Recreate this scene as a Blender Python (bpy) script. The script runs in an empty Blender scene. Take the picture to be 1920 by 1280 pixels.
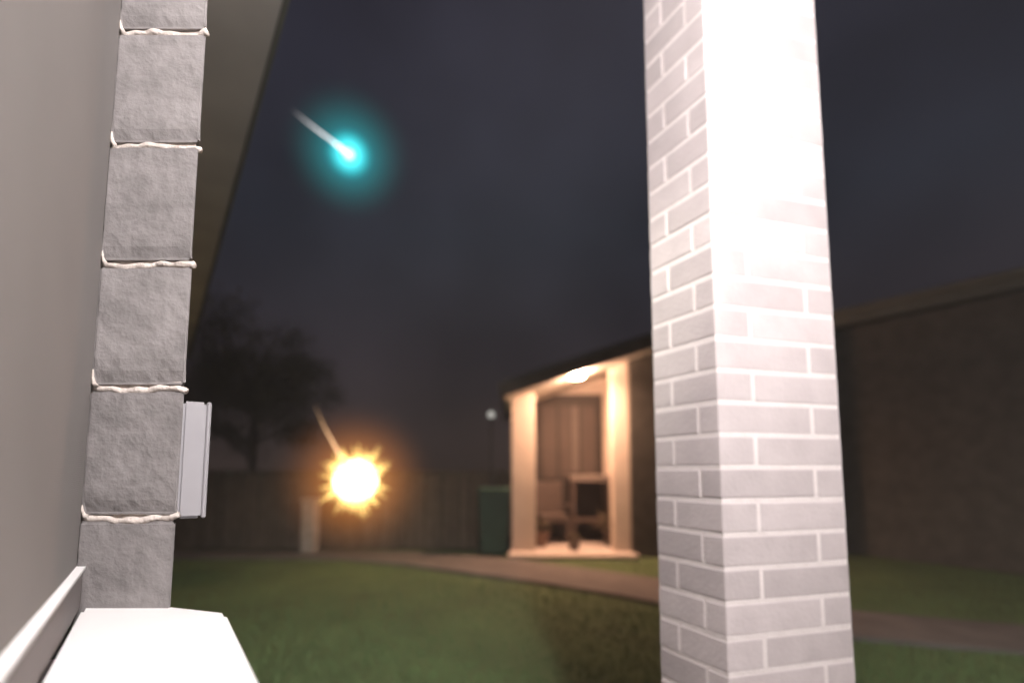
import bpy, bmesh, math, random
from mathutils import Vector, Matrix
random.seed(7)
S = bpy.context.scene
C = S.collection
R = math.radians

# ------------------------------------------------------------------ camera, world, light, exposure
CAM_H = 1.30
cd = bpy.data.cameras.new('camera')
cam = bpy.data.objects.new('camera', cd)
C.objects.link(cam)
cam.location = (0, 0, CAM_H)
cam.rotation_euler = (R(90 + 5.1), 0, 0)
cd.sensor_fit = 'HORIZONTAL'
cd.sensor_width = 36
cd.lens = 36 * 900 / 1920
cd.shift_y = 160 / 1920
cd.clip_start = 0.01
cd.clip_end = 2000
cd.dof.use_dof = True
cd.dof.focus_distance = 0.80
cd.dof.aperture_fstop = 1.1
S.camera = cam

w = bpy.data.worlds.new('World')
S.world = w
w.use_nodes = True
nt = w.node_tree
bg = nt.nodes['Background']
tc = nt.nodes.new('ShaderNodeTexCoord')
sep = nt.nodes.new('ShaderNodeSeparateXYZ')
ramp = nt.nodes.new('ShaderNodeValToRGB')
nt.links.new(tc.outputs['Generated'], sep.inputs[0])
nt.links.new(sep.outputs['Z'], ramp.inputs[0])
ramp.color_ramp.elements[0].position = 0.0
ramp.color_ramp.elements[0].color = (0.026, 0.018, 0.016, 1)
ramp.color_ramp.elements[1].position = 0.75
ramp.color_ramp.elements[1].color = (0.021, 0.020, 0.032, 1)
e = ramp.color_ramp.elements.new(0.22)
e.color = (0.021, 0.017, 0.021, 1)
e = ramp.color_ramp.elements.new(0.45)
e.color = (0.018, 0.020, 0.029, 1)
nz = nt.nodes.new('ShaderNodeTexNoise')            # thin cloud in the glow of the town
nz.inputs['Scale'].default_value = 3.0
nz.inputs['Detail'].default_value = 3
nt.links.new(tc.outputs['Generated'], nz.inputs['Vector'])
mr = nt.nodes.new('ShaderNodeMapRange')
mr.inputs['From Min'].default_value = 0.3
mr.inputs['From Max'].default_value = 0.75
mr.inputs['To Min'].default_value = 0.72
mr.inputs['To Max'].default_value = 1.5
nt.links.new(nz.outputs[0], mr.inputs[0])
nt.links.new(ramp.outputs[0], bg.inputs[0])
nt.links.new(mr.outputs[0], bg.inputs[1])

sd = bpy.data.lights.new('moonlight', 'SUN')
sd.energy = 0.06
sd.angle = R(12)
sd.color = (0.95, 0.93, 1.0)
sun = bpy.data.objects.new('moonlight', sd)
C.objects.link(sun)
sun.rotation_euler = (R(52), 0, R(24))

S.view_settings.view_transform = 'Standard'
S.view_settings.look = 'None'
S.view_settings.exposure = 0
S.view_settings.gamma = 1
S.render.engine = 'CYCLES'
S.cycles.use_denoising = True
S.cycles.max_bounces = 6
S.cycles.sample_clamp_indirect = 4
S.cycles.volume_bounces = 0

# ------------------------------------------------------------------ materials
def inp(n, k, v):
    n.inputs[k].default_value = v

def mat(name, col, col2=None, scale=8, rough=0.8, bump=0.0, bscale=60, rand=0.0, detail=5, spec=0.3, metal=0.0, bdist=0.004):
    m = bpy.data.materials.new(name)
    m.use_nodes = True
    t = m.node_tree
    b = t.nodes['Principled BSDF']
    inp(b, 'Roughness', rough)
    inp(b, 'Specular IOR Level', spec)
    inp(b, 'Metallic', metal)
    tx = t.nodes.new('ShaderNodeTexCoord')
    n = t.nodes.new('ShaderNodeTexNoise')
    inp(n, 'Scale', scale)
    inp(n, 'Detail', detail)
    geo = t.nodes.new('ShaderNodeNewGeometry')
    t.links.new(geo.outputs['Position'], n.inputs['Vector'])
    mx = t.nodes.new('ShaderNodeMix')
    mx.data_type = 'RGBA'
    c2 = col2 or tuple(c * 0.75 for c in col)
    mx.inputs[6].default_value = (*c2, 1)
    mx.inputs[7].default_value = (*col, 1)
    cr = t.nodes.new('ShaderNodeMapRange')
    inp(cr, 'From Min', 0.32)
    inp(cr, 'From Max', 0.68)
    t.links.new(n.outputs[0], cr.inputs[0])
    t.links.new(cr.outputs[0], mx.inputs[0])
    out = mx.outputs[2]
    if rand:
        oi = t.nodes.new('ShaderNodeObjectInfo')
        r2 = t.nodes.new('ShaderNodeMapRange')
        inp(r2, 'To Min', 1 - rand)
        inp(r2, 'To Max', 1 + rand)
        t.links.new(oi.outputs['Random'], r2.inputs[0])
        hs = t.nodes.new('ShaderNodeHueSaturation')
        t.links.new(r2.outputs[0], hs.inputs['Value'])
        t.links.new(out, hs.inputs['Color'])
        out = hs.outputs[0]
    t.links.new(out, b.inputs['Base Color'])
    if bump:
        n2 = t.nodes.new('ShaderNodeTexNoise')
        inp(n2, 'Scale', bscale)
        inp(n2, 'Detail', 6)
        t.links.new(geo.outputs['Position'], n2.inputs['Vector'])
        bp = t.nodes.new('ShaderNodeBump')
        inp(bp, 'Strength', bump)
        inp(bp, 'Distance', bdist)
        t.links.new(n2.outputs[0], bp.inputs['Height'])
        t.links.new(bp.outputs[0], b.inputs['Normal'])
    return m

def emit(name, col, strength):
    m = bpy.data.materials.new(name)
    m.use_nodes = True
    t = m.node_tree
    t.nodes.remove(t.nodes['Principled BSDF'])
    em = t.nodes.new('ShaderNodeEmission')
    inp(em, 'Color', (*col, 1))
    inp(em, 'Strength', strength)
    t.links.new(em.outputs[0], t.nodes['Material Output'].inputs['Surface'])
    return m

M = {}
M['block'] = mat('concrete block', (0.285, 0.265, 0.26), (0.20, 0.186, 0.182), 17, 0.92, 0.75, 48, 0.07, bdist=0.006)
M['mortar'] = mat('pale mortar', (0.74, 0.66, 0.60), (0.55, 0.48, 0.43), 40, 0.95, 0.8, 160)
M['pmortar'] = mat('pillar mortar', (0.72, 0.66, 0.64), (0.66, 0.60, 0.58), 30, 0.95, 0.5, 160)
M['brick'] = mat('painted brick', (0.52, 0.465, 0.46), (0.45, 0.40, 0.397), 11, 0.85, 0.35, 90, 0.11)
M['white'] = mat('white paint', (0.86, 0.845, 0.83), (0.80, 0.785, 0.77), 5, 0.55, 0.1, 90)
M['plastic'] = mat('white plastic', (0.31, 0.30, 0.312), (0.285, 0.275, 0.287), 8, 0.4)
M['ppost'] = mat('pale post paint', (0.30, 0.27, 0.25), (0.22, 0.20, 0.185), 9, 0.8)
M['rail'] = mat('window frame paint', (0.19, 0.166, 0.16), (0.165, 0.145, 0.14), 6, 0.5)
M['screen'] = mat('insect screen', (0.265, 0.246, 0.235), (0.22, 0.205, 0.196), 3, 0.75)
M['soffit'] = mat('eave lining', (0.33, 0.31, 0.285), (0.27, 0.255, 0.235), 3, 0.7)
M['roof'] = mat('roof sheet', (0.10, 0.10, 0.105), (0.07, 0.07, 0.075), 4, 0.6)
M['porch'] = mat('porch concrete', (0.34, 0.33, 0.31), (0.27, 0.26, 0.245), 5, 0.85, 0.3, 60)
M['lawn'] = mat('lawn', (0.105, 0.15, 0.062), (0.08, 0.108, 0.047), 1.6, 0.95, 0.9, 45, bdist=0.03)
M['blade'] = mat('grass blade', (0.115, 0.178, 0.07), (0.09, 0.128, 0.055), 3, 0.8)
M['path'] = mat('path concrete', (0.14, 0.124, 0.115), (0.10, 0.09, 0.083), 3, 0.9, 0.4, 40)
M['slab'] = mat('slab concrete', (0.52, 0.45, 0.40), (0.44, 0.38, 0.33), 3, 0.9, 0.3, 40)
M['render'] = mat('cream render', (0.58, 0.50, 0.42), (0.52, 0.44, 0.37), 4, 0.85, 0.2, 60)
M['ceil'] = mat('cream ceiling', (0.80, 0.76, 0.68), (0.76, 0.72, 0.64), 3, 0.8)
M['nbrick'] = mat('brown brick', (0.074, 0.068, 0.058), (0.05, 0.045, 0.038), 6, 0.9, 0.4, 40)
M['fascia'] = mat('fascia board', (0.085, 0.088, 0.074), (0.07, 0.073, 0.062), 3, 0.7)
M['door'] = mat('brown door', (0.036, 0.028, 0.022), (0.028, 0.021, 0.017), 5, 0.8)
M['doorpane'] = mat('door glass', (0.065, 0.05, 0.042), (0.055, 0.042, 0.036), 2, 0.7, spec=0.2)
M['highlight'] = mat('pale curtain', (0.11, 0.09, 0.08), (0.09, 0.075, 0.065), 12, 0.8)  # highlight on the door glass, painted as a pale strip
M['timber'] = mat('weathered timber', (0.105, 0.084, 0.068), (0.075, 0.06, 0.048), 7, 0.9, 0.4, 60, 0.15)
M['bin'] = mat('green plastic', (0.022, 0.058, 0.042), (0.018, 0.045, 0.033), 4, 0.45)
M['rubber'] = mat('black rubber', (0.03, 0.03, 0.03), None, 8, 0.7)
M['dark'] = mat('dark wicker', (0.075, 0.052, 0.042), (0.055, 0.04, 0.032), 20, 0.7)
M['pale'] = mat('pale cushion', (0.15, 0.12, 0.105), (0.12, 0.10, 0.085), 10, 0.9)
M['terracotta'] = mat('terracotta', (0.24, 0.15, 0.11), (0.19, 0.12, 0.085), 8, 0.85)
M['leaf'] = mat('leaf', (0.15, 0.12, 0.075), (0.11, 0.09, 0.058), 3, 0.7)
M['bark'] = mat('bark', (0.13, 0.10, 0.08), (0.08, 0.062, 0.05), 14, 0.95, 0.8, 40)
M['metal'] = mat('dark metal', (0.06, 0.06, 0.062), None, 6, 0.45, metal=0.6)

# ------------------------------------------------------------------ mesh helpers
def obj(name, bm, m, parent=None, smooth=False):
    me = bpy.data.meshes.new(name)
    bmesh.ops.recalc_face_normals(bm, faces=bm.faces[:])
    bm.to_mesh(me)
    bm.free()
    if smooth:
        for p in me.polygons:
            p.use_smooth = True
    me.materials.append(M[m] if isinstance(m, str) else m)
    o = bpy.data.objects.new(name, me)
    C.objects.link(o)
    o.parent = parent
    return o

def link(name, me, parent, loc=(0, 0, 0), rz=0.0):
    o = bpy.data.objects.new(name, me)
    C.objects.link(o)
    o.parent = parent
    o.location = loc
    o.rotation_euler = (0, 0, rz)
    return o

def thing(name, label, cat, group=None, loc=(0, 0, 0), rz=0.0):
    o = bpy.data.objects.new(name, None)
    C.objects.link(o)
    o.location = loc
    o.rotation_euler = (0, 0, rz)
    o.empty_display_size = 0.1
    tag(o, label, cat, group)
    return o

def tag(o, label, cat, group=None):
    o['label'] = label
    o['category'] = cat
    if group:
        o['group'] = group
    return o

def kind(o, k):
    o['kind'] = k
    return o

def box(bm, x0, x1, y0, y1, z0, z1, bev=0.0):
    r = bmesh.ops.create_cube(bm, size=1)
    vs = r['verts']
    for v in vs:
        v.co = Vector(((x0 + x1) / 2 + v.co.x * (x1 - x0), (y0 + y1) / 2 + v.co.y * (y1 - y0), (z0 + z1) / 2 + v.co.z * (z1 - z0)))
    if bev:
        es = list({e for v in vs for e in v.link_edges})
        bmesh.ops.bevel(bm, geom=es, offset=bev, segments=1, affect='EDGES')
    return bm

def B(*a, bev=0.0):
    return box(bmesh.new(), *a, bev=bev)

def prism(bm, pts, z0, z1):
    a = [bm.verts.new((p[0], p[1], z0)) for p in pts]
    b = [bm.verts.new((p[0], p[1], z1)) for p in pts]
    n = len(pts)
    bm.faces.new(a[::-1])
    bm.faces.new(b)
    for i in range(n):
        bm.faces.new((a[i], a[(i + 1) % n], b[(i + 1) % n], b[i]))
    return bm

def tube(bm, pts, rad, seg=10, cap=True):
    rings = []
    n = len(pts)
    for i, p in enumerate(pts):
        p = Vector(p)
        d = (Vector(pts[min(i + 1, n - 1)]) - Vector(pts[max(i - 1, 0)])).normalized()
        up = Vector((0, 0, 1)) if abs(d.z) < 0.9 else Vector((1, 0, 0))
        s = d.cross(up).normalized()
        t = s.cross(d)
        r = rad[i] if isinstance(rad, (list, tuple)) else rad
        rings.append([bm.verts.new(p + (s * math.cos(k * 2 * math.pi / seg) + t * math.sin(k * 2 * math.pi / seg)) * r) for k in range(seg)])
    for a, b in zip(rings, rings[1:]):
        for k in range(seg):
            bm.faces.new((a[k], a[(k + 1) % seg], b[(k + 1) % seg], b[k]))
    if cap:
        bm.faces.new(rings[0][::-1])
        bm.faces.new(rings[-1])
    return bm

def lathe(bm, prof, seg=24, c=(0, 0, 0)):
    rings = []
    for r, z in prof:
        rings.append([bm.verts.new((c[0] + max(r, 1e-4) * math.cos(k * 2 * math.pi / seg), c[1] + max(r, 1e-4) * math.sin(k * 2 * math.pi / seg), c[2] + z)) for k in range(seg)])
    for a, b in zip(rings, rings[1:]):
        for k in range(seg):
            bm.faces.new((a[k], a[(k + 1) % seg], b[(k + 1) % seg], b[k]))
    bm.faces.new(rings[0][::-1])
    bm.faces.new(rings[-1])
    return bm

def quad(bm, *ps):
    return bm.faces.new([bm.verts.new(p) for p in ps])

# house axes: U runs along the facade, V points out of it
U = Vector((-0.592, 0.806))
V = Vector((0.806, 0.592))
RZ = math.atan2(U.y, U.x)          # local x -> U ; local y -> -V
def uv(u, v):
    p = U * u + V * v
    return (p.x, p.y)

# ------------------------------------------------------------------ ground, path, paving
bm = bmesh.new()
N = 40
rng = [-300, -120, -50, -20, -9] + [-8 + i * 0.5 for i in range(33)] + [9, 20, 50, 120, 300]
grid = [[bm.verts.new((x, y + 6, 0.0 + (0.012 * math.sin(x * 1.7 + y) * math.cos(y * 1.3) if abs(x) < 9 and abs(y) < 9 else 0))) for x in rng] for y in rng]
for j in range(len(rng) - 1):
    for i in range(len(rng) - 1):
        bm.faces.new((grid[j][i], grid[j][i + 1], grid[j + 1][i + 1], grid[j + 1][i]))
kind(obj('lawn_ground', bm, 'lawn', smooth=True), 'structure')

PATH = [(-6.5, 7.42, 0.5), (-4.0, 7.42, 0.55), (-2.4, 7.36, 0.65), (-1.2, 7.05, 0.95), (-0.2, 6.5, 1.05), (0.6, 5.98, 1.0), (1.4, 5.4, 1.0), (2.1, 4.75, 0.95), (2.85, 4.15, 0.8), (3.9, 3.78, 0.75), (6.0, 3.1, 0.8), (9.0, 2.2, 0.8)]
def path_dist(x, y):
    best = 9
    for (x0, y0, w0), (x1, y1, w1) in zip(PATH, PATH[1:]):
        dx, dy = x1 - x0, y1 - y0
        t = max(0, min(1, ((x - x0) * dx + (y - y0) * dy) / (dx * dx + dy * dy)))
        best = min(best, math.hypot(x - x0 - dx * t, y - y0 - dy * t) - (w0 + (w1 - w0) * t) / 2)
    return best
bm = bmesh.new()
L, Rr = [], []
for i, (x, y, wd) in enumerate(PATH):
    a = Vector(PATH[max(i - 1, 0)][:2])
    b = Vector(PATH[min(i + 1, len(PATH) - 1)][:2])
    d = (b - a).normalized()
    n = Vector((-d.y, d.x)) * wd / 2
    L.append((x + n.x, y + n.y))
    Rr.append((x - n.x, y - n.y))
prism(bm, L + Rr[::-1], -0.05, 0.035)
kind(obj('path', bm, 'path'), 'structure')

bm = bmesh.new()
prism(bm, [uv(1.05, 0.035), uv(1.05, 1.85), uv(-2.6, 1.85), uv(-2.6, 0.035)], -0.1, 0.10)
kind(obj('porch_floor', bm, 'porch'), 'structure')
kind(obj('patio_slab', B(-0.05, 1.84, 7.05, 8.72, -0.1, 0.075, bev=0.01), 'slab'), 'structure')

# ------------------------------------------------------------------ the camera's own house
EAVE = 3.05
house = thing('block_house', 'grey concrete block house with deep window sill and overhanging eave', 'house')
O = Vector((-0.529, 0.766))        # outer corner of the block reveal
LP = Vector((-0.6812, 0.766))       # inner corner, against the window
# mortar core of the wall, set back behind block faces
bm = bmesh.new()
oc = O - V * 0.004 + U * 0.0125
lc = LP + U * 0.0125
prism(bm, [(lc.x, lc.y), (oc.x, oc.y), tuple(oc + U * 6.0), tuple(lc + U * 6.0 - V * 0.03)], 0.0, EAVE)
obj('wall_core', bm, 'mortar', house)
bm = bmesh.new()
prism(bm, [uv(-2.6, -0.30), uv(1.0, -0.30), uv(1.0, 0.019), uv(-2.6, 0.019)], 0.0, 1.02)
obj('wall_core', bm, 'mortar', house)
CH = 0.208
Z0 = 1.0165                        # a bed joint sits at 1.0165 + k*CH (centre)
def block_mesh(pts, h, front=(0, 1)):
    """block with eased arrises, lower front arris worn back"""
    bm = bmesh.new()
    prism(bm, pts, 0.0, h)
    vs = [v for v in bm.verts]
    es = [e for e in bm.edges]
    bmesh.ops.bevel(bm, geom=es, offset=0.005, segments=2, affect='EDGES')
    return bm
def worn(bm, h):
    for v in bm.verts:
        if v.co.z < 0.02 and v.co.y < 0.768:
            v.co.y += 0.006
    return bm
k0 = -5
for k in range(k0, 10):
    zb = Z0 + k * CH + 0.0055
    h = CH - 0.011
    if zb < 0:
        h += zb
        zb = 0.0
    if zb + h > EAVE:
        h = EAVE - zb
    if h < 0.03:
        continue
    ln = 0.39 if k % 2 else 0.19
    a = LP
    b = O
    jit = random.uniform(-0.0015, 0.0015)
    pts = [(a.x, a.y + jit), (b.x, b.y + jit), tuple(b + U * ln), tuple(a + U * (ln - 0.05))]
    bm = bmesh.new()
    prism(bm, pts, zb, zb + h)
    bmesh.ops.bevel(bm, geom=bm.edges[:], offset=0.0035, segments=2, affect='EDGES')
    # the end face is subdivided and roughened: this is split concrete seen close up
    fr = [f for f in bm.faces if f.normal.y < -0.9 and f.calc_area() > 0.005]
    r = bmesh.ops.subdivide_edges(bm, edges=list({e for f in fr for e in f.edges}), cuts=9, use_grid_fill=True)
    for v in bm.verts:
        if v.co.y < 0.767 + jit + 0.001:
            t = (v.co.z - zb) / h
            v.co.y += random.uniform(-0.0002, 0.0002)
            if t < 0.15:
                v.co.y += 0.008 * (0.15 - t) / 0.15
    obj('block', bm, 'block', house)
# running blocks along the outside face
bmf = bmesh.new()
box(bmf, 0, 0.39, 0, 0.11, 0, CH - 0.011, bev=0.005)
me_full = bpy.data.meshes.new('block')
bmf.to_mesh(me_full)
bmf.free()
me_full.materials.append(M['block'])
for k in range(k0, 10):
    zb = Z0 + k * CH + 0.0055
    if zb < 0 or zb + CH > EAVE + 0.02:
        continue
    u0 = U.dot(O) + (0.40 if k % 2 else 0.20)
    for i in range(14):
        x, y = uv(u0 + i * 0.40, 0.027)
        link('block', me_full, house, (x, y, zb), RZ)
    if zb + CH < 1.03:
        for i in range(5):
            x, y = uv(u0 - 0.60 - 0.40 * (i + 1) + 0.2, 0.027)
            link('block', me_full, house, (x, y, zb), RZ)
# mortar beads squeezed out of each bed joint on the reveal
for k in range(0, 10):
    z = Z0 + k * CH
    if z < 1.12:
        continue
    bm = bmesh.new()
    pts, rad = [], []
    y0 = 0.7725
    up = random.uniform(0.018, 0.032)
    pts += [(-0.6790, 0.7665, z + up), (-0.6783, 0.7665, z + up * 0.6), (-0.6772, 0.768, z + up * 0.25)]
    rad += [0.0007, 0.0018, 0.0030]
    n = 44
    ph = random.uniform(0, 6)
    for i in range(n + 1):
        t = i / n
        x = -0.674 + t * 0.144
        zz = z + 0.0028 * math.sin(t * 7 + ph) + 0.0012 * math.sin(t * 23 + 2 * ph) + 0.008 * max(0, t - 0.9) * (1 if k % 2 else -1) * 6
        pts.append((x, y0 + 0.0008 * math.sin(t * 31 + ph), zz - 0.003))
        rad.append(0.0056 + 0.0009 * math.sin(t * 9 + ph * 1.7) + 0.0004 * math.sin(t * 27 + ph))
    tube(bm, pts, rad, 8)
    obj('mortar_joint', bm, 'mortar', house, smooth=True)

# window beside the camera
win = bpy.data.objects.new('window', None)
C.objects.link(win)
win.parent = house
bm = bmesh.new()
zt = EAVE - 0.25
prism(bm, [uv(-1.2, -0.100), uv(1.04, -0.100), uv(1.04, -0.0945), uv(-1.2, -0.0945)], 1.10, zt)
ms = M['screen']
t_ = ms.node_tree
b_ = t_.nodes['Principled BSDF']
g_ = t_.nodes.new('ShaderNodeNewGeometry')
wv = t_.nodes.new('ShaderNodeTexWave')
wv.bands_direction = 'Z'
inp(wv, 'Scale', 110)
t_.links.new(g_.outputs['Position'], wv.inputs['Vector'])
bp_ = t_.nodes.new('ShaderNodeBump')
inp(bp_, 'Strength', 0.25)
inp(bp_, 'Distance', 0.001)
t_.links.new(wv.outputs[0], bp_.inputs['Height'])
t_.links.new(bp_.outputs[0], b_.inputs['Normal'])
obj('screen', bm, 'screen', win)
bm = bmesh.new()
prism(bm, [uv(-1.2, -0.1005), uv(1.03, -0.1005), uv(1.012, -0.086), uv(-1.2, -0.086)], 1.088, 1.146)
obj('bottom_rail', bm, 'rail', win)
bm = bmesh.new()
prism(bm, [uv(-1.2, -0.096), uv(1.02, -0.096), uv(1.011, -0.083), uv(-1.2, -0.083)], 1.1462, 1.1502)
obj('glazing_bead', bm, 'white', win)
bm = bmesh.new()
prism(bm, [uv(-1.2, -0.1005), uv(1.03, -0.1005), uv(1.03, -0.06), uv(-1.2, -0.06)], zt, EAVE)
obj('top_rail', bm, 'rail', win)
# sill
bm = bmesh.new()
prism(bm, [(-0.716, 0.832), (-0.430, 0.745), tuple(Vector((-0.430, 0.745)) - U * 1.9), tuple(Vector((-0.716, 0.832)) - U * 1.9)], 1.022, 1.087)
bmesh.ops.bevel(bm, geom=bm.edges[:], offset=0.006, segments=2, affect='EDGES')
obj('window_sill', bm, 'white', house)
# eave
bm = bmesh.new()
prism(bm, [uv(0.93, 0.0), uv(9, 0.0), uv(9, 0.285), uv(0.93, 0.285)], EAVE, EAVE + 0.02)
obj('soffit', bm, 'soffit', house)
bm = bmesh.new()
prism(bm, [uv(0.93, 0.2852), uv(9, 0.2852), uv(9, 0.305), uv(0.93, 0.305)], EAVE - 0.012, EAVE + 0.17)
obj('fascia_board', bm, 'fascia', house)
bm = bmesh.new()
prism(bm, [uv(-2.6, -0.30), uv(0.925, -0.30), uv(0.925, 1.75), uv(-2.6, 1.75)], EAVE + 0.001, EAVE + 0.12)
obj('porch_ceiling', bm, 'soffit', house)
bm = bmesh.new()
a0, a1, b0, b1 = uv(-3, 1.9), uv(9.2, 0.33), uv(-3, -4), uv(9.2, -4)
quad(bm, (*uv(0.93, 0.33), EAVE + 0.18), (*a1, EAVE + 0.18), (*b1, EAVE + 1.6), (*uv(0.93, -4), EAVE + 1.6))
quad(bm, (*a0, EAVE + 0.14), (*uv(0.93, 1.9), EAVE + 0.14), (*uv(0.93, -4), EAVE + 1.62), (*b0, EAVE + 1.62))
obj('roof', bm, 'roof', house)
# wall behind the camera, beyond the window
bm = bmesh.new()
prism(bm, [uv(-2.6, -0.30), uv(-1.2, -0.30), uv(-1.2, 0.027), uv(-2.6, 0.027)], 1.021, EAVE)
obj('wall_panel', bm, 'block', house)

# small white box on the outer corner
jb = thing('junction_box', 'small white plastic junction box on the outer corner of the block wall', 'junction box')
px, py = O.x + 0.001, O.y + 0.018
def jloc(u_, v_):
    p = O + U * u_ + V * v_
    return (p.x, p.y)
bm = bmesh.new()
prism(bm, [jloc(0.010, 0.0005), jloc(0.010, 0.033), jloc(0.11, 0.033), jloc(0.11, 0.0005)], 1.222, 1.412)
bmesh.ops.bevel(bm, geom=bm.edges[:], offset=0.004, segments=2, affect='EDGES')
obj('box_body', bm, 'plastic', jb)
bm = bmesh.new()
prism(bm, [jloc(0.010, 0.0333), jloc(0.010, 0.0400), jloc(0.11, 0.0400), jloc(0.11, 0.0333)], 1.2215, 1.4125)
bmesh.ops.bevel(bm, geom=bm.edges[:], offset=0.002, segments=1, affect='EDGES')
obj('box_lid', bm, 'plastic', jb)

# ------------------------------------------------------------------ brick pillar
PW, PD = 0.403, 0.310
PR = R(15)
pil = thing('brick_pillar', 'pale painted brick porch pillar with white mortar joints', 'pillar', None, (0.541, 1.25, 0.10), PR)
PC = 0.0862
BH = 0.0735
g = 0.012
nC = int((EAVE - 0.10) / PC)
def skew(bm):                       # the pillar is not square in plan: its corner is a little obtuse
    for v in bm.verts:
        v.co.x, v.co.y = v.co.x - 0.167 * v.co.y, 0.723 * v.co.y
    return bm
obj('mortar_core', skew(B(0.0019, PW - 0.0019, 0.0019, PD - 0.0019, 0, EAVE - 0.10)), 'pmortar', pil)
meshes = {}
def brick(x0, x1, y0, y1, z):
    key = (round(x1 - x0, 4), round(y1 - y0, 4))
    if key not in meshes:
        b2 = B(0, x1 - x0, 0, y1 - y0, 0, BH, bev=0.0022)
        skew(b2)
        me = bpy.data.meshes.new('brick')
        bmesh.ops.recalc_face_normals(b2, faces=b2.faces[:])
        b2.to_mesh(me)
        b2.free()
        me.materials.append(M['brick'])
        meshes[key] = me
    o = link('brick', meshes[key], pil, (x0 - 0.167 * y0 + random.uniform(-.0006, .0005), 0.723 * y0 + random.uniform(-.0006, .0005), z + random.uniform(-.0012, .0012)), random.uniform(-.001, .001))
off = 0.006
for c in range(nC):
    z = c * PC + off
    if c % 2 == 1:
        brick(0, 0.300, 0, 0.080, z)
        brick(0.312, PW, 0, 0.215, z)
        brick(0.115, PW, 0.227, PD, z)
        brick(0, 0.103, 0.092, PD, z)
    else:
        brick(0, 0.108, 0, 0.203, z)
        brick(0.120, PW, 0, 0.085, z)
        brick(PW - 0.10, PW, 0.097, PD, z)
        brick(0, PW - 0.112, 0.215, PD, z)

# ------------------------------------------------------------------ porch lamp that lights pillar, sill and lawn (above the frame)
LX, LY, LZ = 0.54, -0.20, 2.48
lamp = thing('porch_lamp', 'bright porch lantern hanging under the porch ceiling beside the pillar', 'lamp', None, (LX, LY, LZ))
obj('bracket', tube(bmesh.new(), [(0, 0, 0.115), (0.04, 0.03, 0.19), (0.17, 0.02, 0.20)], 0.009), 'metal', lamp)
obj('rod', tube(bmesh.new(), [(0, 0, 0.10), (0, 0, EAVE - LZ)], 0.008), 'metal', lamp)
obj('cap', lathe(bmesh.new(), [(0.05, 0.07), (0.06, 0.08), (0.03, 0.10), (0.01, 0.12)]), 'metal', lamp)
gm = emit('lamp globe', (1.0, 0.94, 0.94), 1560)
prof = [(0.065 * math.sin(math.pi * i / 12), -0.065 * math.cos(math.pi * i / 12)) for i in range(13)]
obj('globe', lathe(bmesh.new(), prof, 20), gm, lamp, True)

# two unseen spot heads added to the lantern to brighten the lawn
for aim, base, watt, cone in ((Vector((-0.36, 0.80, -0.46)), Vector((0.04, 0.10, 0.17)), 640, 46), (Vector((0.66, 0.62, -0.52)), Vector((0.20, 0.08, 0.17)), 420, 54)):
    aim.normalize()
    hd = lathe(bmesh.new(), [(0.03, -0.10), (0.05, -0.09), (0.075, 0.0), (0.078, 0.012)], 20)
    rot = aim.to_track_quat('Z', 'Y').to_matrix().to_4x4()
    bmesh.ops.transform(hd, matrix=Matrix.Translation(base) @ rot, verts=hd.verts[:])
    obj('fill_head', hd, 'metal', lamp)
    sp = bpy.data.lights.new('yard_fill', 'SPOT')
    sp.energy = watt
    sp.spot_size = R(cone)
    sp.spot_blend = 1.0
    sp.shadow_soft_size = 0.05
    sp.color = (1.0, 0.97, 0.86)
    so = bpy.data.objects.new('yard_fill', sp)
    C.objects.link(so)
    so.parent = lamp
    so.location = base + aim * 0.03
    so.rotation_euler = aim.to_track_quat('-Z', 'Y').to_euler()

# ------------------------------------------------------------------ neighbouring house with the lit entry
nb = thing('neighbour_house', 'brown neighbouring house with a warmly lit gabled entry', 'house')
def rake(x):
    return 2.40 + 0.327 * x
def slopebox(name, x0, x1, y0, y1, d0, d1, m):
    """slab whose underside follows the rake of the gable"""
    bm = bmesh.new()
    v = []
    for y in (y0, y1):
        for x in (x0, x1):
            v += [bm.verts.new((x, y, rake(x) + d0)), bm.verts.new((x, y, rake(x) + d1))]
    for f in ((0, 2, 6, 4), (1, 3, 7, 5), (0, 1, 3, 2), (4, 5, 7, 6), (0, 1, 5, 4), (2, 3, 7, 6)):
        bm.faces.new([v[i] for i in f])
    return obj(name, bm, m, nb)
def gwall(name, x0, x1, y0, y1, z0, m):
    bm = bmesh.new()
    v = []
    for y in (y0, y1):
        for x in (x0, x1):
            v += [bm.verts.new((x, y, z0)), bm.verts.new((x, y, rake(x) - 0.002))]
    for f in ((0, 2, 6, 4), (1, 3, 7, 5), (0, 1, 3, 2), (4, 5, 7, 6), (0, 1, 5, 4), (2, 3, 7, 6)):
        bm.faces.new([v[i] for i in f])
    return obj(name, bm, m, nb)
gwall('entry_post', 0.0, 0.36, 7.40, 7.70, 0.0, 'render')
gwall('entry_post', 1.56, 1.80, 7.40, 7.70, 0.0, 'render')
gwall('side_wall', 0.0, 0.12, 7.705, 8.70, 0.0, 'render')
gwall('side_wall', 1.80, 2.0, 7.51, 8.70, 0.0, 'render')
gwall('back_wall', 0.0, 2.0, 8.705, 8.85, 0.0, 'render')
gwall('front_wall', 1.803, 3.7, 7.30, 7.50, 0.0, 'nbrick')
slopebox('ceiling', -0.10, 3.7, 6.80, 8.85, 0.0, 0.05, 'ceil')
slopebox('rake_board', -0.16, 3.72, 6.70, 6.795, -0.02, 0.16, 'timber')
slopebox('roof', -0.19, 3.75, 6.66, 12.0, 0.165, 0.20, 'roof')
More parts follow.
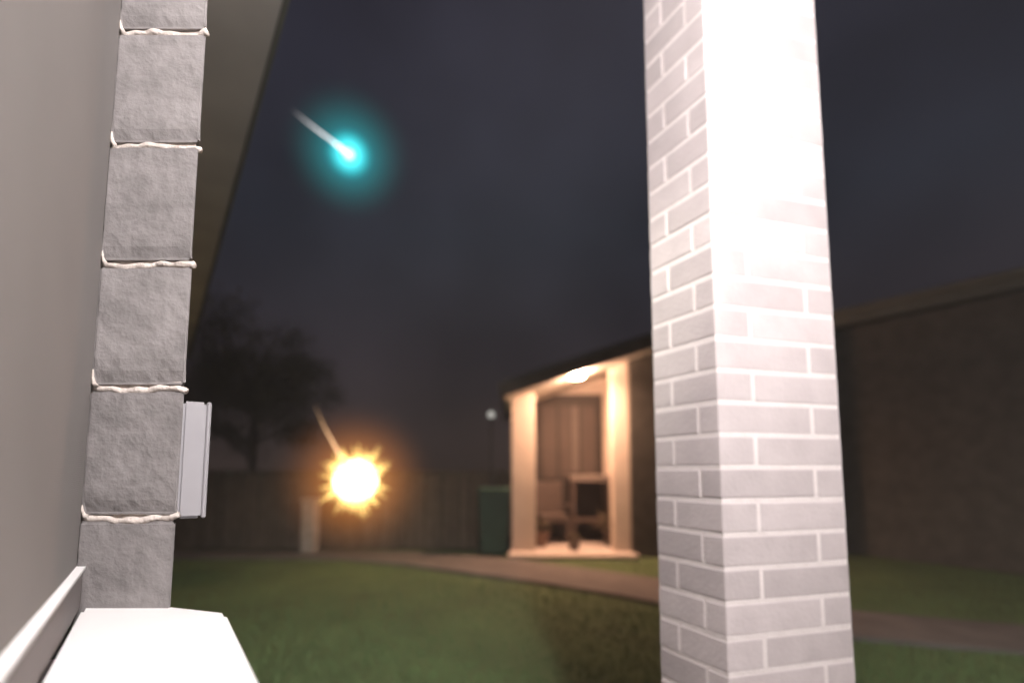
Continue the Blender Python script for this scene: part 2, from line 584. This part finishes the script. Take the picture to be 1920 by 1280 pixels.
# entry doors
dr = obj('door', B(0.46, 1.56, 8.64, 8.70, 0.077, 2.60), 'door', nb)
obj('door_frame', B(0.40, 0.457, 8.60, 8.70, 0.077, 2.66), 'door', dr)
obj('door_frame', B(1.563, 1.62, 8.60, 8.70, 0.077, 2.66), 'door', dr)
obj('door_frame', B(0.4575, 1.5625, 8.60, 8.70, 2.602, 2.66), 'door', dr)
for x0, x1, m in ((0.54, 0.80, 'doorpane'), (0.86, 1.06, 'doorpane'), (1.08, 1.20, 'highlight'), (1.26, 1.50, 'doorpane')):
    obj('door_pane', B(x0, x1, 8.625, 8.6385, 1.15 if m != 'highlight' else 1.25, 2.45), m, dr)
obj('handle', B(0.825, 0.845, 8.58, 8.638, 1.0, 1.14, bev=0.004), 'metal', dr)
# entry light
el = obj('entry_light', lathe(bmesh.new(), [(0.10, 0.03), (0.10, 0.012), (0.08, 0.0), (0.02, -0.004)], 20, (0.97, 7.08, 2.675)), emit('entry light glass', (1.0, 0.56, 0.36), 1600), nb, True)
# wing of the same house, to the right of the pillar
ev = 8.30
we = 3.70
bm = bmesh.new()
prism(bm, [uv(4.6, ev + 0.45), uv(-4.6, ev + 0.45), uv(-4.6, ev + 0.7), uv(4.6, ev + 0.7)], 0.0, we)
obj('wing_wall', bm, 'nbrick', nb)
bm = bmesh.new()
prism(bm, [uv(4.6, ev + 0.03), uv(-4.6, ev + 0.03), uv(-4.6, ev + 0.44), uv(4.6, ev + 0.44)], we - 0.16, we - 0.14)
obj('wing_soffit', bm, 'fascia', nb)
bm = bmesh.new()
prism(bm, [uv(4.6, ev), uv(-4.6, ev), uv(-4.6, ev + 0.026), uv(4.6, ev + 0.026)], we - 0.20, we)
obj('wing_fascia', bm, 'fascia', nb)
bm = bmesh.new()
tube(bm, [(*uv(4.6, ev - 0.06), we - 0.03), (*uv(-4.6, ev - 0.06), we - 0.03)], 0.058, 10)
obj('gutter', bm, 'fascia', nb, True)
bm = bmesh.new()
quad(bm, (*uv(4.6, ev - 0.03), we + 0.03), (*uv(-4.6, ev - 0.03), we + 0.03), (*uv(-4.6, ev + 5), we + 1.2), (*uv(4.6, ev + 5), we + 1.2))
obj('wing_roof', bm, 'roof', nb)

# ------------------------------------------------------------------ things in the entry
def chair(loc, rz, label):
    t = thing('patio_chair', label, 'chair', 'chairs in the lit entry', loc, rz)
    obj('seat', B(-0.27, 0.27, -0.25, 0.25, 0.36, 0.42, bev=0.01), 'dark', t)
    for sx in (-1, 1):
        for sy in (-1, 1):
            obj('leg', B(sx * 0.24 - 0.025, sx * 0.24 + 0.025, sy * 0.22 - 0.025, sy * 0.22 + 0.025, 0, 0.358), 'dark', t)
        obj('armrest', B(sx * 0.27 - 0.03, sx * 0.27 + 0.03, -0.25, 0.20, 0.60, 0.64, bev=0.008), 'dark', t)
    bm = bmesh.new()
    box(bm, -0.27, 0.27, 0.20, 0.26, 0.425, 1.02, bev=0.02)
    for v in bm.verts:
        v.co.y += (v.co.z - 0.42) * 0.12
    obj('backrest', bm, 'dark', t)
    obj('seat_cushion', B(-0.235, 0.235, -0.24, 0.18, 0.422, 0.49, bev=0.02), 'dark', t)
    return t
chair((0.66, 8.22, 0.077), R(10), 'dark armchair standing against the entry doors by the left post')
tb = thing('patio_table', 'tall patio table with a pale top in front of the entry doors', 'table', None, (1.34, 8.34, 0.077))
obj('table_top', B(-0.36, 0.36, -0.25, 0.25, 1.02, 1.14, bev=0.015), 'pale', tb)
for sx in (-1, 1):
    for sy in (-1, 1):
        obj('leg', B(sx * 0.31 - 0.03, sx * 0.31 + 0.03, sy * 0.2 - 0.03, sy * 0.2 + 0.03, 0, 1.019), 'dark', tb)
obj('shelf', B(-0.33, 0.33, -0.22, 0.22, 0.35, 0.39), 'dark', tb)
def pot(loc, r, h, m, lh, label):
    t = thing('potted_plant', label, 'potted plant', 'pots in the lit entry', loc)
    obj('pot', lathe(bmesh.new(), [(r * 0.68, 0), (r * 0.95, h * 0.85), (r, h * 0.85), (r, h), (r * 0.85, h), (r * 0.8, h * 0.9)]), m, t)
    bm = bmesh.new()
    for i in range(90):
        a, el_ = random.uniform(0, 6.28), random.uniform(0.2, 1.5)
        ln = random.uniform(0.5, 1.0) * lh
        d = Vector((math.cos(a) * math.cos(el_), math.sin(a) * math.cos(el_), math.sin(el_)))
        s = d.cross(Vector((0, 0, 1))).normalized() * 0.022
        p = Vector((0, 0, h * 0.9)) + d * ln * 0.45
        quad(bm, p, p + d * ln * 0.25 + s, p + d * ln * 0.5 - Vector((0, 0, 0.02)), p + d * ln * 0.25 - s)
    obj('foliage', bm, 'leaf', t)
pot((0.46, 7.86, 0.077), 0.14, 0.22, 'terracotta', 0.34, 'leafy terracotta pot beside the left entry post')
pot((0.95, 7.50, 0.077), 0.10, 0.16, 'pale', 0.16, 'small pale pot at the front of the patio slab')
pot((1.62, 7.90, 0.077), 0.15, 0.24, 'dark', 0.50, 'bushy dark pot beside the right entry post')

# small white light under the eave
sl = thing('security_light', 'tiny white security light on a thin pole behind the green bin', 'lamp', None, (-0.345, 7.868, 0))
obj('pole', tube(bmesh.new(), [(0, 0, 0), (0, 0, 2.16)], 0.018), 'metal', sl)
obj('lamp_head', lathe(bmesh.new(), [(0.02, 2.155), (0.05, 2.17), (0.055, 2.23), (0.02, 2.26)], 14), emit('small light', (1.0, 0.97, 0.88), 0.55), sl, True)

# green wheelie bin
bn = thing('wheelie_bin', 'dark green wheelie bin beside the left entry post', 'bin', None, (-0.27, 7.50, 0))
bm = bmesh.new()
v0 = [(-0.19, -0.22), (0.19, -0.22), (0.19, 0.22), (-0.19, 0.22)]
a = [bm.verts.new((x, y, 0.05)) for x, y in v0]
b = [bm.verts.new((x * 1.22, y * 1.22, 0.95)) for x, y in v0]
bm.faces.new(a[::-1]); bm.faces.new(b)
for i in range(4):
    bm.faces.new((a[i], a[(i + 1) % 4], b[(i + 1) % 4], b[i]))
bmesh.ops.bevel(bm, geom=bm.edges[:], offset=0.02, segments=2, affect='EDGES')
obj('bin_body', bm, 'bin', bn)
bm = B(-0.25, 0.25, -0.29, 0.29, 0.953, 1.03, bev=0.025)
obj('lid', bm, 'bin', bn)
for s in (-1, 1):
    obj('wheel', tube(bmesh.new(), [(s * 0.20, 0.22, 0.10), (s * 0.25, 0.22, 0.10)], 0.10, 18), 'rubber', bn)
obj('handle', tube(bmesh.new(), [(-0.2, 0.32, 0.98), (0.2, 0.32, 0.98)], 0.015), 'bin', bn)

# ------------------------------------------------------------------ paling fence
fc = thing('paling_fence', 'low weathered timber paling fence across the back of the yard', 'fence')
me_p = None
x = -10.0
i = 0
while x < -0.06:
    if me_p is None:
        b2 = B(0, 0.132, 0, 0.018, 0, 1.22, bev=0.003)
        me_p = bpy.data.meshes.new('paling')
        b2.to_mesh(me_p); b2.free()
        me_p.materials.append(M['timber'])
    o = link('paling', me_p, fc, (x, 7.93 + random.uniform(-0.004, 0.004), 0.03 + random.uniform(-0.012, 0.008)))
    o.rotation_euler = (0, random.uniform(-0.008, 0.008), 0)
    x += 0.143
    i += 1
for z in (0.3, 1.0):
    obj('rail', B(-10, -0.02, 7.955, 8.0, z, z + 0.08), 'timber', fc)
obj('capping_rail', B(-10, -0.02, 7.90, 8.02, 1.262, 1.295, bev=0.005), 'timber', fc)
for x in (-9.9, -7.5, -5.1, -2.7, -0.2):
    obj('fence_post', B(x, x + 0.1, 8.003, 8.1, 0, 1.26), 'timber', fc)

# pale post beside the path
wp = thing('garden_post', 'short pale post at the foot of the fence beside the flare', 'post', None, (-3.16, 7.62, 0))
obj('shaft', B(-0.105, 0.105, -0.105, 0.105, 0, 0.80, bev=0.008), 'ppost', wp)
obj('cap', B(-0.125, 0.125, -0.125, 0.125, 0.802, 0.86, bev=0.012), 'ppost', wp)

# ------------------------------------------------------------------ tree beyond the fence
def tree(loc, H, rx, rz, n, label):
    t = thing('garden_tree', label, 'tree', None, loc)
    bm = bmesh.new()
    tube(bm, [(0, 0, 0), (0.1, 0, H * 0.2), (0.05, 0.1, H * 0.45), (0.1, 0.05, H * 0.75)], [0.16, 0.12, 0.09, 0.03], 9)
    tips = []
    for k in range(16):
        a = k * 2.4
        z0 = H * random.uniform(0.25, 0.7)
        L_ = rx * random.uniform(0.55, 0.95)
        p1 = Vector((0.07 + math.cos(a) * L_ * 0.5, math.sin(a) * L_ * 0.5, z0 + L_ * 0.35))
        p2 = Vector((0.07 + math.cos(a) * L_, math.sin(a) * L_, z0 + L_ * random.uniform(0.3, 0.8)))
        tube(bm, [(0.07, 0.05, z0), p1, p2], [0.05, 0.03, 0.01], 6)
        tips += [p1, p2, (p1 + p2) / 2]
    obj('trunk', bm, 'bark', t)
    bm = bmesh.new()
    cl = []
    for k in range(70):
        base = random.choice(tips)
        cl.append((base + Vector((random.gauss(0, .45), random.gauss(0, .45), random.gauss(0, .4))), random.uniform(0.25, 0.6)))
    for k in range(n):
        c, r = random.choice(cl)
        p = c + Vector((random.gauss(0, r * .55), random.gauss(0, r * .55), random.gauss(0, r * .5)))
        d = Vector((random.gauss(0, 1), random.gauss(0, 1), random.gauss(-0.3, .7))).normalized()
        s = d.cross(Vector((random.random(), random.random(), random.random() + .1))).normalized()
        l_ = random.uniform(0.06, 0.11)
        quad(bm, p, p + d * l_ * .5 + s * l_ * .3, p + d * l_, p + d * l_ * .5 - s * l_ * .3)
    obj('crown', bm, 'leaf', t)
tree((-6.9, 12.6, 0), 5.3, 1.9, 2.3, 26000, 'dark leafy tree rising behind the fence')

# ------------------------------------------------------------------ grass
bm = bmesh.new()
verts, faces = [], []
for i in range(60000):
    y = 2.2 + 5.6 * random.random() ** 1.4
    x = random.uniform(-1.02, 1.25) * y
    if path_dist(x, y) < 0.02 or (y > 7.0 and x > -0.1) or V.dot(Vector((x, y))) < 0.12 or V.dot(Vector((x, y))) > 8.6:
        continue
    h = random.uniform(0.02, 0.05)
    a = random.uniform(0, 6.28)
    ca, sa = math.cos(a) * 0.005, math.sin(a) * 0.005
    n = len(verts)
    verts += [(x - ca, y - sa, -0.01), (x + ca, y + sa, -0.01), (x + random.gauss(0, .012), y + random.gauss(0, .012), h)]
    faces.append((n, n + 1, n + 2))
bm.free()
me = bpy.data.meshes.new('grass')
me.from_pydata(verts, [], faces)
me.materials.append(M['blade'])
gr = bpy.data.objects.new('grass', me)
C.objects.link(gr)
kind(gr, 'stuff')
gr['label'] = 'short green lawn grass in front of the fence'

# ------------------------------------------------------------------ the fireball in the sky and the flare above the fence
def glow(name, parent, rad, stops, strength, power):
    """glow seen round a light, built as an emissive volume that fades outward"""
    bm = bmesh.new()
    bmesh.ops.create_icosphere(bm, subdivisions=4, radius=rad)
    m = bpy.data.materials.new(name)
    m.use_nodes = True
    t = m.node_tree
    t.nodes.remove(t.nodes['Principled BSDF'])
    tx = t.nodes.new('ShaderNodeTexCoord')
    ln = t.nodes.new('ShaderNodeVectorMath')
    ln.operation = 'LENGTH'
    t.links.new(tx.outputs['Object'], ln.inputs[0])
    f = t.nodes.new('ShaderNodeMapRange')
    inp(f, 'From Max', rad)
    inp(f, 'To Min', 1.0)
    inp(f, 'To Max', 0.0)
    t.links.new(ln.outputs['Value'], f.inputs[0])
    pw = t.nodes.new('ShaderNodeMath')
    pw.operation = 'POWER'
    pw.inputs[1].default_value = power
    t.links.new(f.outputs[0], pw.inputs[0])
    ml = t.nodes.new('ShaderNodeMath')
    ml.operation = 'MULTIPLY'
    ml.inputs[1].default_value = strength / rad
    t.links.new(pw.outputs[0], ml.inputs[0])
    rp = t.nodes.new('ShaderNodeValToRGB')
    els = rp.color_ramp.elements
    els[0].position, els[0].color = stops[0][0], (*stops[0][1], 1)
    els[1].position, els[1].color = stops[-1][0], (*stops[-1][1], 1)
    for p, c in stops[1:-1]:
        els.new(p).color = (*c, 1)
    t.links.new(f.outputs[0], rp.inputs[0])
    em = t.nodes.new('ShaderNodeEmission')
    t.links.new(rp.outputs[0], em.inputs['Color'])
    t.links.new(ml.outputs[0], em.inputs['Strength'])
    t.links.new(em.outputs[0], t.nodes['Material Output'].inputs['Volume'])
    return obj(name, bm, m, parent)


def trail(name, parent, pts, rad, col, strength, axis_len):
    """luminous trail, hottest next to its head"""
    bm = bmesh.new()
    tube(bm, pts, rad, 10)
    m = emit(name, col, strength)
    t = m.node_tree
    tx = t.nodes.new('ShaderNodeTexCoord')
    ln = t.nodes.new('ShaderNodeVectorMath')
    ln.operation = 'LENGTH'
    t.links.new(tx.outputs['Object'], ln.inputs[0])
    f = t.nodes.new('ShaderNodeMapRange')
    inp(f, 'From Min', axis_len * 0.45)
    inp(f, 'From Max', axis_len)
    inp(f, 'To Min', strength)
    inp(f, 'To Max', 0.06)
    t.links.new(ln.outputs['Value'], f.inputs[0])
    em = [n for n in t.nodes if n.type == 'EMISSION'][0]
    t.links.new(f.outputs[0], em.inputs['Strength'])
    return obj('tail', bm, m, parent, True)

me_t = thing('meteor', 'cyan glowing meteor with a thin white tail in the night sky', 'meteor', None, (-28.7, 80, 56.6))
bm = bmesh.new()
bmesh.ops.create_icosphere(bm, subdivisions=3, radius=0.75)
obj('core', bm, emit('meteor core', (0.62, 1.0, 1.0), 2.6), me_t, True)
trail('meteor tail', me_t, [(-0.5, 0, 0.4), (-3.4, 0, 2.75), (-6.2, 0, 4.9), (-8.2, 0, 6.5), (-10.6, 0, 8.6)], [0.35, 0.12, 0.10, 0.08, 0.03], (1.0, 0.88, 0.90), 2.4, 13.6)
glow('outer_glow', me_t, 11.5, [(0.0, (0.02, 0.18, 0.165)), (0.5, (0.008, 0.32, 0.35)), (1.0, (0.02, 0.60, 0.70))], 1.1, 1.7)  # glow round the meteor put into two emissive balls
glow('inner_glow', me_t, 4.2, [(0.0, (0.0, 0.8, 0.9)), (1.0, (0.2, 1.0, 1.0))], 2.3, 1.5)

fl = thing('flare', 'blazing yellow white flare with orange halo low over the lawn', 'flare', None, (-2.04, 6.3, 1.16))
bm = bmesh.new()
bmesh.ops.create_icosphere(bm, subdivisions=3, radius=0.28)
obj('core', bm, emit('flare core', (1.0, 0.84, 0.45), 5.5), fl, True)
bm = bmesh.new()
for i in range(240):
    d = Vector((random.gauss(0, 1), random.gauss(0, 1), random.gauss(0, 1))).normalized()
    s = d.cross(Vector((0.3, 0.5, 0.8))).normalized()
    q = d.cross(s)
    ln = random.choice((0.34, 0.37, 0.41, 0.46, 0.52)) * random.uniform(0.92, 1.08)
    w_ = random.uniform(0.012, 0.020)
    vb = [bm.verts.new(d * 0.235 + (s * math.cos(k * 2.094) + q * math.sin(k * 2.094)) * w_) for k in range(3)]
    tip = bm.verts.new(d * ln)
    for k in range(3):
        bm.faces.new((vb[k], vb[(k + 1) % 3], tip))
obj('rays', bm, emit('flare sparks', (1.0, 0.66, 0.20), 2.6), fl)  # bloom round the core, shaped as glowing spikes
trail('flare tail', fl, [(-0.14, 0, 0.2), (-0.28, 0, 0.44), (-0.46, 0.05, 0.72), (-0.62, 0.1, 1.02)], [0.026, 0.015, 0.009, 0.004], (1.0, 0.58, 0.30), 1.8, 1.2)
glow('halo', fl, 1.12, [(0.0, (0.30, 0.10, 0.03)), (0.55, (0.60, 0.20, 0.045)), (1.0, (1.0, 0.50, 0.10))], 1.8, 2.1)  # glow round the flare put into an emissive ball

# ------------------------------------------------------------------ thin haze added round the yard to lift dark tones and veil lights
HAZE = 0.0042
if HAZE:
    hm = bpy.data.materials.new('haze')
    hm.use_nodes = True
    t = hm.node_tree
    t.nodes.remove(t.nodes['Principled BSDF'])
    pv = t.nodes.new('ShaderNodeVolumePrincipled')
    inp(pv, 'Color', (0.9, 0.87, 0.85, 1))
    inp(pv, 'Density', HAZE)
    inp(pv, 'Anisotropy', 0.0)
    t.links.new(pv.outputs[0], t.nodes['Material Output'].inputs['Volume'])
    kind(obj('haze', B(-16, 16, -9, 22, -1, 8.6), hm), 'stuff')
